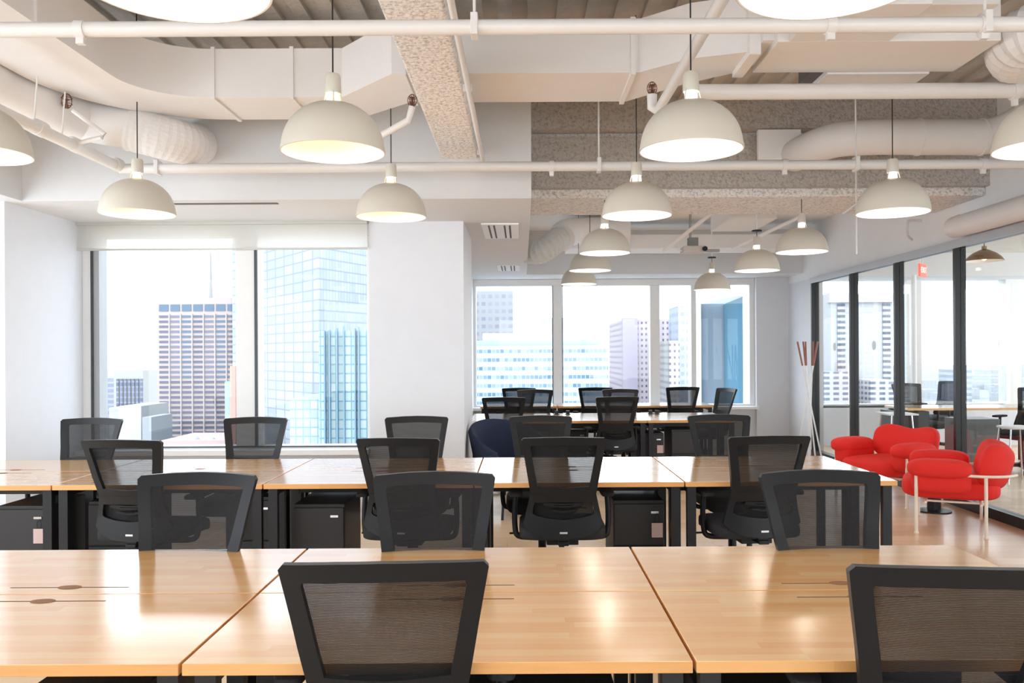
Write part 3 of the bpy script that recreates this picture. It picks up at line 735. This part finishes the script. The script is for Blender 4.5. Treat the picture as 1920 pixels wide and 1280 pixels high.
# ================================================================ OFFICE CHAIR
def ym(x, z):
    u = (z-.45)/.57
    return .235+.10*u*u+.02*u-.75*x*x-.02*math.sin(PI*min(1, max(0, u*1.6)))
def make_chair(label):
    t = thing('office_chair', label, 'office chair', (0, 0, 0))
    b = MB()
    O = [(-.180, .70), (-.205, .86), (-.229, 1.005), (-.218, 1.018), (-.10, 1.024), (0, 1.026), (.10, 1.024), (.218, 1.018), (.229, 1.005), (.205, .86), (.180, .70), (0, .70)]
    I = [(-.142, .745), (-.162, .86), (-.180, .965), (-.178, .976), (-.09, .980), (0, .981), (.09, .980), (.178, .976), (.180, .965), (.162, .86), (.142, .745), (0, .738)]
    b.ring(O, I, .026, ym, 4)
    O = [(-.220, .53), (-.201, .61), (-.181, .70), (-.09, .705), (0, .705), (.09, .705), (.181, .70), (.201, .61), (.220, .53), (.19, .495), (.11, .462), (0, .452), (-.11, .462), (-.19, .495)]
    I = [(-.170, .592), (-.168, .62), (-.158, .655), (-.08, .657), (0, .658), (.08, .657), (.158, .655), (.168, .62), (.170, .592), (.155, .582), (.09, .568), (0, .560), (-.09, .568), (-.155, .582)]
    b.ring(O, I, .028, ym, 3)
    b.obj('backrest_frame', M_plastic, t, smooth=math.radians(35), bevel=.004)
    MB().sheet(((-.156, .735), (.156, .735), (.188, .982), (-.188, .982)), lambda x, z: ym(x, z)-.012).obj('backrest_mesh', M_mesh, t, smooth=True)
    MB().sheet(((-.176, .555), (.176, .555), (.160, .665), (-.160, .665)), lambda x, z: ym(x, z)-.014, 12, 4).obj('lower_mesh', mat_low, t, smooth=True)
    q = MB()
    for z, hw, dz in ((.640, .115, .016), (.612, .080, .006)):
        q.ring([(-hw, z+.004), (-hw*.9, z+dz), (0, z+dz*.8), (hw*.9, z+dz), (hw, z+.004), (hw*.8, z-.004), (0, z-.012), (-hw*.8, z-.004)],
               [(-hw*.5, z+.002), (-hw*.4, z+.003), (0, z+.003), (hw*.4, z+.003), (hw*.5, z+.002), (hw*.4, z), (0, z), (-hw*.4, z)], .02, lambda x, z_: ym(x, z_)+.008, 2)
    q.obj('lumbar_support', M_plastic, t, smooth=True)
    q = MB().box(-.021, .021, 0, .004, -.005, .005).obj('badge', M_logo, t); q.location = (0, ym(0, .49)+.0135, .49)
    MB().blob((0, -.03, .475), (.245, .25, .042), .35, .35, 36, 16, fn=lambda v: (v.x, v.y, v.z-(.03*max(0, (-v.y-.17)/.08) if v.y < -.17 else 0))).obj('seat', M_fabric, t, smooth=True)
    MB().box(-.09, .09, -.13, .12, .395, .436).box(-.03, .03, .08, .236, .415, .44).box(-.03, .03, .205, .225, .42, .50).obj('tilt_mechanism', M_plastic, t, bevel=.006)
    for s in (-1, 1):
        a = MB()
        a.tube([(s*.265, -.02, .662), (s*.27, -.015, .57), (s*.268, -.01, .475), (s*.25, 0, .425), (s*.16, 0, .415), (s*.08, 0, .415)], [.016]*40, 12, 4)
        a = a.obj('armrest', M_plastic, t, smooth=True)
        pad = MB().blob((s*.262, -.03, .672), (.038, .125, .015), .5, .4, 24, 10).obj('arm_pad', M_fabric, a, smooth=True)
    MB().tube([(.24, -.05, .43), (.30, -.07, .425)], .006, 8).obj('lever', M_plastic, t)
    MB().lathe([(0, .10), (.028, .10), (.028, .26), (.016, .262), (.016, .40), (0, .40)], 20).obj('gas_lift', M_black, t, smooth=True)
    b = MB(); b.lathe([(0, .06), (.05, .06), (.05, .115), (.03, .13), (0, .13)], 20)
    for k in range(5):
        a = 2*PI*k/5+.3; Mx = Matrix.Rotation(a, 4, 'Z')
        vs_ = [(.03, -.03, .07), (.03, .03, .07), (.03, .03, .12), (.03, -.03, .12), (.31, -.016, .058), (.31, .016, .058), (.31, .016, .078), (.31, -.016, .078)]
        V = [b.bm.verts.new(Mx @ Vector(v)) for v in vs_]
        for f in ((0, 1, 2, 3), (4, 7, 6, 5), (0, 4, 5, 1), (1, 5, 6, 2), (2, 6, 7, 3), (3, 7, 4, 0)): b.bm.faces.new([V[i] for i in f])
    sb = b.obj('star_base', M_plastic, t, bevel=.004)
    for k in range(5):
        a = 2*PI*k/5+.3; x, y = .30*math.cos(a), .30*math.sin(a)
        MB().tube([(x-.022*math.sin(a), y+.022*math.cos(a), .028), (x+.022*math.sin(a), y-.022*math.cos(a), .028)], .028, 14).tube([(x, y, .03), (x, y, .062)], .008, 8).obj('caster', M_black, t, smooth=True)
    return t
mat_low = meshfab('black_mesh_dense', (.010, .010, .011), .06, 785.0)
ch = [
 # x, y(origin), facing camera?, extra rot deg, label
 (-.32, 2.185, 0, 3, 'black mesh chair with its back to us, closest and left of centre'),
 (.955, 2.11, 0, -6, 'black mesh chair with its back to us, cropped at lower right corner'),
 (-1.25, 2.92, 1, -4, 'black mesh chair facing us across the closest bench, leftmost'),
 (-.32, 2.90, 1, 2, 'black mesh chair facing us across the closest bench, middle'),
 (1.13, 2.89, 1, 3, 'black mesh chair facing us across the closest bench, rightmost'),
 (-2.13, 4.92, 0, -6, 'leftmost of the black mesh chairs with their backs to us at the middle bench'),
 (-.65, 4.93, 0, -4, 'black mesh chair tucked behind the middle front chair, near the clear pedestal'),
 (.225, 4.92, 0, 0, 'black mesh chair fully seen from behind at centre of the middle bench'),
 (1.31, 4.93, 0, 5, 'black mesh chair with its back to us at right end of the middle bench'),
 (-3.13, 5.86, 1, -4, 'black mesh chair facing us under left edge of the left window'),
 (-1.925, 5.86, 1, 0, 'black mesh chair facing us below the left window centre mullion'),
 (-.745, 5.86, 1, 3, 'black mesh chair facing us in front of the white column'),
 (.135, 5.86, 1, 0, 'black mesh chair facing us beside the navy tub chair'),
 (1.44, 5.86, 1, 3, 'black mesh chair facing us at right end of the middle bench'),
 (-.19, 9.22, 0, 0, 'black mesh chair with its back to us at left of the far bench'),
 (.97, 9.22, 0, 5, 'black mesh chair with its back to us at the centre of far bench'),
 (.165, 10.45, 1, 0, 'black mesh chair facing us behind the far bench, left one'),
 (1.24, 10.45, 1, 0, 'black mesh chair facing us behind the far bench, right one'),
 (-.055, 11.72, 0, 3, 'small distant black chair at the left window-side desk'),
 (1.0, 11.72, 0, -3, 'small distant black chair at the middle window-side desk'),
 (2.13, 11.72, 0, 4, 'small distant black chair at the right window-side desk'),
 (2.32, 10.8, 1, -72, 'distant chair seen from the side at the far bench end'),
 (5.55, 11.9, 1, 10, 'black chair with mesh back behind the wooden table beyond the glass'),
 (6.25, 12.9, 1, -70, 'black chair seen side-on by the window beyond the glass'),
 (6.10, 10.4, 1, -60, 'tall dark chair at the right beyond the glass partition'),
]
c0 = make_chair(ch[0][4])
for i, (x, y, fc, e, lab) in enumerate(ch):
    rz = math.radians(e)+(0 if fc else PI)
    g = 'black mesh office chairs'
    if i == 0: c0.location = (x, y, 0); c0.rotation_euler = (0, 0, rz); c0['group'] = g
    else: dup(c0, (x, y, 0), rz, lab, g)

# ================================================================ RED ARMCHAIRS
def make_armchair(label):
    t = thing('red_armchair', label, 'armchair', (0, 0, 0), 0, 'red armchairs')
    MB().blob((0, -.02, .365), (.33, .37, .095), .5, .45, 40, 20).obj('seat', M_red, t, smooth=True)
    def bk(v):
        d = abs(v.x)/.36
        z = v.z*(1-.22*math.cos(min(1, d*1.2)*PI/1.0)*.5-.10) if v.z > 0 else v.z
        return (v.x, v.y+.10*(v.x/.36)**2*-1, z)
    Mb = Matrix.Rotation(math.radians(-14), 4, 'X')
    MB().blob((0, .33, .57), (.37, .115, .205), .62, .8, 44, 22, fn=bk, M=Mb).obj('backrest', M_red, t, smooth=True)
    for s in (-1, 1):
        a = MB(); a.blob((s*.345, -.09, .46), (.095, .22, .115), .5, .45, 30, 16)
        a.blob((s*.365, -.10, .555), (.125, .24, .082), .7, .6, 34, 18)
        a.obj('armrest', M_red, t, smooth=True)
        f = MB()
        f.tube([(s*.425, -.27, .0), (s*.425, -.27, .50), (s*.415, -.25, .535), (s*.36, -.18, .54)], .013, 12)
        f.tube([(s*.425, .23, 0), (s*.425, .23, .50)], .013, 12)
        f.tube([(s*.42, 0, .515), (s*.43, .2, .51), (s*.40, .36, .515), (s*.30, .45, .52)], .012, 12, 4)
        f.obj('leg_frame', M_cream, t, smooth=True)
        for y in (-.27, .23): MB().lathe([(0, 0), (.018, 0), (.018, .012), (.013, .016), (0, .016)], 12).obj('foot', M_cream, t).location = (s*.425, y, 0)
    f = MB()
    for y in (-.20, .2): f.tube([(-.42, y, .27), (.42, y, .27)], .011, 10)
    for x in (-.3, 0, .3): f.tube([(x, -.22, .265), (x, .25, .265)], .009, 10)
    f.obj('seat_frame', M_cream, t, smooth=True)
    return t
a1 = make_armchair('red puffy armchair nearer to us, seen from its side')
a1.location = (3.63, 7.2, 0); a1.scale = (1, 1, .95); a1.rotation_euler = (0, 0, math.radians(-116)); 
KIDS[a1.name] = [(c, []) for c in a1.children]
dup(a1, (3.66, 8.52, 0), math.radians(-90+27), 'red puffy armchair farther back, turned towards us', 'red armchairs')
t = thing('side_table', 'small table with round black pedestal base between the red armchairs', 'side table', (3.80, 7.88, 0))
MB().lathe([(0, 0), (.15, 0), (.15, .012), (.05, .022), (0, .022)], 36).obj('base', M_black, t, smooth=True)
MB().lathe([(0, .02), (.06, .02), (.055, .40), (0, .40)], 28).obj('column', M_black, t, smooth=True)
MB().lathe([(0, .40), (.19, .40), (.19, .42), (0, .42)], 40).obj('table_top', M_edge, t, smooth=True)
# navy tub chair
t = thing('navy_tub_chair', 'navy blue tub armchair behind the middle bench by column', 'armchair', (-.12, 7.9, 0), math.radians(35))
b = MB(); prof = []
for i in range(9):
    u = i/8; prof.append((.24+.09*u, .36+.40*u))
seg = 30; R1, R2 = [], []
for k in range(seg+1):
    a = math.radians(-40+260*k/seg); hh = .20+.26*max(0, math.sin((a+math.radians(40))/math.radians(260)*PI))
    ring = []
    for i in range(7):
        u = i/6; r = .26+.075*u; z = .36+hh*u; ring.append((r, z))
    loop = [(r+.03, z) for r, z in ring]+[(ring[-1][0]+.015, ring[-1][1]+.03), (ring[-1][0], ring[-1][1]+.035)]+[(r-.03, z) for r, z in ring[::-1]]
    R1.append([b.bm.verts.new((r*math.cos(a)*1.05, r*math.sin(a), z)) for r, z in loop])
for p, q in zip(R1, R1[1:]):
    n = len(p)
    for i in range(n): b.bm.faces.new((p[i], q[i], q[(i+1) % n], p[(i+1) % n]))
b.bm.faces.new(R1[0]); b.bm.faces.new(R1[-1][::-1])
b.obj('tub_back', M_navy, t, smooth=True)
MB().blob((0, -.03, .40), (.27, .27, .07), .5, .6, 30, 14).obj('seat', M_navy, t, smooth=True)
for sx in (-1, 1):
    for sy in (-1, 1): MB().tube([(sx*.16, sy*.16, .35), (sx*.24, sy*.24, 0)], .012, 10).obj('leg', M_black, t)

# coat rack
t = thing('coat_rack', 'white crossed-pole coat stand with copper tips by the glass corner', 'coat stand', (3.86, 11.5, 0))
for (bx, by, tx, ty) in ((-.17, .02, .125, -.02), (.17, -.05, -.135, .02), (.03, -.2, -.045, .06), (.06, .18, .045, -.07), (-.02, -.1, .0, .1)):
    A, B = Vector((bx, by, 0)), Vector((tx, ty, 1.62)); k = .80
    MB().tube([A, A.lerp(B, k)], .011, 10).obj('pole', M_white, t, smooth=True)
    MB().tube([A.lerp(B, k), B], .0125, 10).obj('pole_tip', M_copper, t, smooth=True)

# small things on far desks
for i, (px, lab) in enumerate(((1043, 'small black desk socket left of centre on the far bench'), (1064, 'small black desk socket beside the centre chair on far bench'), (1219, 'small black desk socket near right far chair'), (1231, 'flat black desk socket nearest the right far chair'))):
    t = thing('desk_socket', lab, 'socket', (X(px, 10.2), 10.2, .75), 0, 'black sockets on the far bench')
    box('housing', M_black, t, -.022, .022, -.02, .02, 0, .045, .004); box('base_plate', M_black, t, -.035, .035, -.028, .028, 0, .006)
t = thing('power_box', 'white power box with black socket by the column', 'power box', (-.47, 9.13, .66))
box('case', M_white, t, -.07, .12, -.02, .02, -.01, .09, .006); box('socket', M_black, t, -.035, .0, -.024, -.019, .02, .055)

# ---- beyond the glass
t = thing('meeting_table', 'wood-topped table with black legs beyond the glass partition', 'table', (5.9, 11.3, 0))
box('table_top', M_desk, t, -.95, .95, -.35, .35, .72, .75, .003)
for sx in (-.88, .88):
    for sy in (-.3, .3): box('leg', M_black, t, sx-.025, sx+.025, sy-.025, sy+.025, 0, .72)
t = thing('white_table', 'small white table with splayed legs right behind the glass', 'table', (4.52, 10.3, 0))
box('table_top', M_white, t, -.18, .18, -.2, .2, .72, .74, .004)
for sx in (-1, 1):
    for sy in (-1, 1): MB().tube([(sx*.12, sy*.14, .72), (sx*.17, sy*.19, 0)], .01, 8).obj('leg', M_chrome, t)
tag(box('cabinet', mat('slate_cabinet', (.06, .07, .08), .5), None, 4.85, 5.3, 11.1, 11.55, 0, .70, .004), 'dark grey low cabinet beyond the second glass pane', 'cabinet')
tag(box('cabinet', mat('graphite_cabinet', (.10, .11, .115), .5), None, 5.15, 5.6, 10.0, 10.4, 0, .68, .004), 'graphite low cabinet beyond the nearest visible glass pane', 'cabinet')
t = thing('wire_chair', 'pale wire-legged stool beyond the glass', 'stool', (5.55, 9.6, 0))
MB().blob((0, 0, .62), (.17, .17, .018), .5, .6, 24, 8).obj('seat', M_white, t, smooth=True)
for sx in (-1, 1):
    for sy in (-1, 1): MB().tube([(sx*.12, sy*.12, .61), (sx*.18, sy*.18, 0)], .009, 8).obj('leg', M_chrome, t)
t = thing('exit_sign', 'small red exit sign hanging beyond the glass', 'exit sign', (5.36, 11.4, 2.56), math.radians(48))
box('panel', M_exit, t, -.13, .13, -.015, .015, -.085, .085, .004)
MB().tube([(0, 0, .085), (0, 0, .39)], .008, 8).obj('rod', M_white, t)
fc = bpy.data.curves.new('letters', 'FONT'); fc.body = 'EXIT'; fc.size = .11; fc.extrude = .002; fc.align_x = 'CENTER'; fc.align_y = 'CENTER'
fo = bpy.data.objects.new('letters_tmp', fc); C.objects.link(fo); bpy.context.view_layer.update()
me = bpy.data.meshes.new_from_object(fo.evaluated_get(bpy.context.evaluated_depsgraph_get())); bpy.data.objects.remove(fo)
me.materials.clear(); me.materials.append(emat('exit_letters', (1, .75, .7), .9)); lo = bpy.data.objects.new('letters', me); C.objects.link(lo)
lo.parent = t; lo.location = (0, -.018, 0); lo.rotation_euler = (PI/2, 0, 0)

# ================================================================ OUTSIDE: haze is put into the pale city colours, no volume
OUTK = .46
GZ = -75
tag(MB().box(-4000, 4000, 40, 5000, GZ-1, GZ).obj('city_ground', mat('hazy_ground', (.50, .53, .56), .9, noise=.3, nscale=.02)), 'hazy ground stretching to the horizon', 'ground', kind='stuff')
def bldg(name, label, px0, px1, py, d, dep, m, rot=0):
    t = thing(name, label, 'building')
    x0, x1, z1 = X(px0, d), X(px1, d), Z(py, d)
    box('facade', m, t, x0, x1, d, d+dep, GZ, z1)
    return t, x0, x1, z1
w1 = lin(236, 222, 216)
# brown/pink tower with real windows
d = 300; k = d/F
t, x0, x1, z1 = bldg('office_tower', 'pinkish concrete tower with rows of dark strip windows, left window', 295, 447, 555, d, 40, mat('pink_concrete', (.84, .68, .64), .8), 0)
wm = [mat('tower_glass_dark', lin(128, 130, 150), .4), mat('tower_glass_mid', lin(150, 150, 170), .4), mat('tower_glass_blue', lin(120, 145, 170), .4)]
cols = [299+21.35*i for i in range(7)]
rest = MB(); cnt = 0
for j in range(27):
    for i, cx in enumerate(cols):
        if j == 0: a, b_ = 567, 580; 
        else: a, b_ = 587.5+(j-1)*9.45, 592+(j-1)*9.45
        r = (X(cx, d), X(min(cx+17.5, 446), d), d-.25, d+.1, Z(b_, d), Z(a, d))
        if cnt < 98: box('window', wm[(i*7+j*3) % 3 if j else 2], t, *r)
        else: rest.box(*r)
        cnt += 1
rest.obj('window_rows', wm[0], t)['kind'] = 'stuff'
b = MB()
for cx in cols[1:]: b.box(X(cx-3.2, d), X(cx-1.0, d), d-.5, d, GZ, Z(585, d))
b.obj('pier', mat('pale_pier', (.88, .76, .73), .8), t)
b = MB(); xx = X(396, d+20); b.tube([(xx, d+20, z1+.02), (xx, d+20, Z(525, d+20)), (xx, d+20, Z(470, d+20))], [.9, .5, .25], 8)
tag(b.obj('antenna_mast', mat('mast', (.55, .55, .56), .6)), 'thin mast rising above the pinkish tower', 'mast')
# big pale glass tower (faceted)
def poly_bldg(name, label, pts, py, m, dref):
    t = thing(name, label, 'building'); P = [(X(p, dd), dd) for p, dd in pts]
    MB().prism(P, GZ, Z(py, dref)).obj('facade', m, t); return t
poly_bldg('glass_tower', 'pale blue-white glass skyscraper filling the right half of left window', [(598, 200), (760, 235), (760, 290), (436, 290), (436, 255)], 150,
          facade('pale_curtain_wall', (.44, .49, .55), (.56, .62, .69), (.70, .75, .80), 1.55, 2.45, .88, .86), 200)
# teal building in front
t, x0, x1, z1 = bldg('teal_building', 'teal glass building with strong vertical fins at lower right of left window', 598, 700, 618, 150, 30,
          facade('teal_curtain_wall', lin(150, 190, 205), lin(196, 222, 222), lin(225, 238, 236), 1.35, 1.62, .84, .84))
for i, px in enumerate((607, 616, 630, 643, 664, 671, 690)):
    box('fin', mat('steel_blue_fin', lin(140, 172, 196), .5), t, X(px, 149), X(px+2.2, 149), 149, 150, GZ, Z((618, 616, 613, 609, 614, 611, 618)[i], 149))
bldg('teal_annex', 'lower teal glass wing left of the finned teal building', 543, 598, 745, 152, 20, facade('teal_curtain_wall_low', lin(165, 200, 212), lin(200, 224, 224), lin(232, 240, 238), 1.3, 1.6, .86, .84))
# left low buildings
bldg('lowrise_block', 'lilac-grey block with pale bands at left edge of left window', 188, 213, 704, 405, 40, facade('lilac_bands', (.66, .66, .70), lin(180, 182, 205), lin(190, 192, 210), 8, 2.6, 1.0, .62))
t, *_ = bldg('columned_block', 'white block with tall dark column gaps left of pink tower', 213, 268, 690, 360, 40, mat('white_stone', (.78, .77, .74), .8))
for i in range(7):
    box('window_strip', facade('strip_grid', lin(190, 195, 210), lin(140, 146, 168), lin(165, 170, 188), 9, 2.2, 1.0, .7), t, X(217+7.4*i, 359), X(221.5+7.4*i, 359), 359.3, 360.2, GZ, Z(706, 359))
bldg('dotted_block', 'cream block with tiny window grid next to the pink tower', 268, 296, 692, 405, 12, facade('tiny_grid', (.80, .79, .76), lin(205, 205, 210), lin(190, 196, 204), 2.2, 2.5, .45, .4))
bldg('white_annex', 'plain white low block at foot of the left window view', 222, 264, 757, 260, 20, mat('white_render', (.84, .84, .82), .8))
bldg('mint_annex', 'pale mint low block with horizontal bands', 204, 222, 760, 262, 20, facade('mint_bands', (.80, .84, .82), lin(205, 222, 222), lin(215, 228, 226), 9, 2.6, 1, .4))
bldg('grey_annex', 'light grey slab in front of the pink tower corner', 266, 283, 778, 250, 15, mat('pale_grey_slab', (.58, .61, .64), .8))
bldg('salmon_shaft', 'narrow salmon-red stair shaft right of pink tower', 431, 441, 683, 180, 8, mat('salmon', lin(250, 190, 175), .7))
bldg('aqua_shaft', 'narrow aqua glazed shaft by the salmon one', 421, 431, 712, 182, 8, facade('aqua', lin(200, 222, 228), lin(180, 212, 222), lin(215, 232, 232), 5, 1.5, 1, .5))
t, *_ = bldg('domed_hall', 'low pink hall with two white domes at window bottom', 300, 425, 822, 198, 20, mat('pink_brick', lin(236, 205, 200), .8))
for px, r in ((360, 15), (393, 11.5)):
    MB().lathe([(r*.105*math.cos(a), r*.09*math.sin(a)) for a in [PI/2*i/8 for i in range(9)]], 24).obj('dome', mat('white_dome', (.82, .82, .80), .7), t, smooth=True).location = (X(px, 201), 201, Z(822, 201))
# far window view
bldg('lattice_tower', 'grey latticed tower behind the blue building, far window left', 888, 962, 545, 330, 40, facade('lattice', (.74, .74, .76), lin(196, 196, 208), lin(214, 214, 222), 2.6, 2.9, .6, .5))
t, *_ = bldg('blue_office_block', 'wide pale blue glass office block with banded floors', 870, 1140, 648, 170, 40, facade('blue_bands', lin(214, 226, 236), lin(112, 148, 178), lin(190, 208, 222), .85, 1.72, .85, .42))
box('roof_storey', mat('white_parapet', (.74, .78, .82), .7), t, X(905, 172), X(1121, 172), 172, 200, Z(655, 172), Z(624, 172))
box('blue_band', mat('sky_band', lin(196, 222, 242), .5), t, X(892, 171.5), X(1122, 171.5), 171.5, 173, Z(650, 171.5), Z(638, 171.5))
t, *_ = bldg('dotted_tower', 'lilac tower with small square windows, between far window mullions', 1168, 1262, 600, 260, 40, facade('dots_lilac', lin(240, 228, 234), lin(140, 124, 150), lin(165, 150, 170), 1.3, 1.75, .42, .4))
box('blank_side', mat('lilac_blank', lin(222, 212, 226), .8), t, X(1168, 259), X(1196, 259), 259, 262, GZ, Z(597, 259))
bldg('stepped_tower', 'pale blue stepped tower with striped floors beside the right mullion', 1272, 1300, 575, 240, 15, facade('blue_stripes', lin(226, 232, 244), lin(190, 202, 226), lin(206, 214, 232), 1.6, 2.4, .6, .45))
bldg('dotted_slab', 'cream slab with dot windows in front of the stepped tower', 1255, 1274, 640, 235, 30, facade('dots_cream', (.82, .79, .76), lin(150, 140, 155), lin(170, 160, 172), 1.3, 1.75, .42, .4))
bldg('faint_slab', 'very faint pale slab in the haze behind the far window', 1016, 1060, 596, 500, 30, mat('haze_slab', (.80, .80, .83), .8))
# wing of this same building outside the far window
t = thing('building_wing', 'projecting wing of same building with teal glass outside far window', 'building')
MB().prism([(3.60, 17.3), (4.12, 17.3), (4.12, 17.6), (3.60, 17.6)], -10, 2.52).obj('wing_wall', mat('blue_grey_panel', lin(176, 192, 206), .6), t)
MB().prism([(4.10, 17.3), (3.86, 14.7), (3.90, 14.7), (4.14, 17.3)], -10, 2.46).obj('wing_glass', mat('teal_glass', lin(92, 150, 178), .08), t)
MB().prism([(3.82, 14.2), (3.90, 14.2), (3.94, 14.8), (3.84, 14.8)], -10, 2.6).obj('wing_frame', M_frame, t)
MB().prism([(3.45, 17.2), (3.62, 17.2), (3.62, 17.7), (3.45, 17.7)], -10, 2.6).obj('wing_frame', M_frame, t)
MB().prism([(3.45, 17.1), (4.2, 17.1), (4.2, 14.2), (3.8, 14.2)], 2.46, 2.75).obj('wing_head', M_frame, t)
# view through the glass room
t, x0, x1, z1 = bldg('twin_strip_tower', 'white tower with two ladders of dark windows, seen through the glass', 1558, 1674, 553, 260, 30, mat('white_tower', (.80, .78, .78), .8))
box('crown', mat('crown_pink', lin(240, 226, 224), .8), t, X(1556, 259), X(1676, 259), 259, 262, Z(570, 259), Z(552, 259))
for px in (1571, 1656): box('window_ladder', facade('ladder', lin(236, 228, 228), lin(110, 118, 134), lin(150, 155, 168), 30, 1.72, 1.0, .5), t, X(px, 259.5), X(px+14, 259.5), 259.5, 261, GZ, Z(572, 259.5))
bldg('banded_podium', 'white block with dark banded windows low behind the glass', 1632, 1682, 716, 240, 15, facade('podium', (.80, .78, .77), lin(126, 130, 148), lin(160, 160, 175), 2.6, 1.5, .62, .5))
bldg('banded_podium', 'white block with dark banded windows beside the coat stand', 1545, 1592, 700, 240, 15, facade('podium_two', (.80, .78, .77), lin(126, 130, 148), lin(160, 160, 175), 2.6, 1.5, .62, .5))
bldg('slender_block', 'slim grey-blue block right of the thick glass mullion', 1812, 1822, 698, 300, 20, facade('slim', lin(222, 226, 232), lin(170, 180, 195), lin(190, 198, 210), 9, 2, 1, .5))
# distant low city
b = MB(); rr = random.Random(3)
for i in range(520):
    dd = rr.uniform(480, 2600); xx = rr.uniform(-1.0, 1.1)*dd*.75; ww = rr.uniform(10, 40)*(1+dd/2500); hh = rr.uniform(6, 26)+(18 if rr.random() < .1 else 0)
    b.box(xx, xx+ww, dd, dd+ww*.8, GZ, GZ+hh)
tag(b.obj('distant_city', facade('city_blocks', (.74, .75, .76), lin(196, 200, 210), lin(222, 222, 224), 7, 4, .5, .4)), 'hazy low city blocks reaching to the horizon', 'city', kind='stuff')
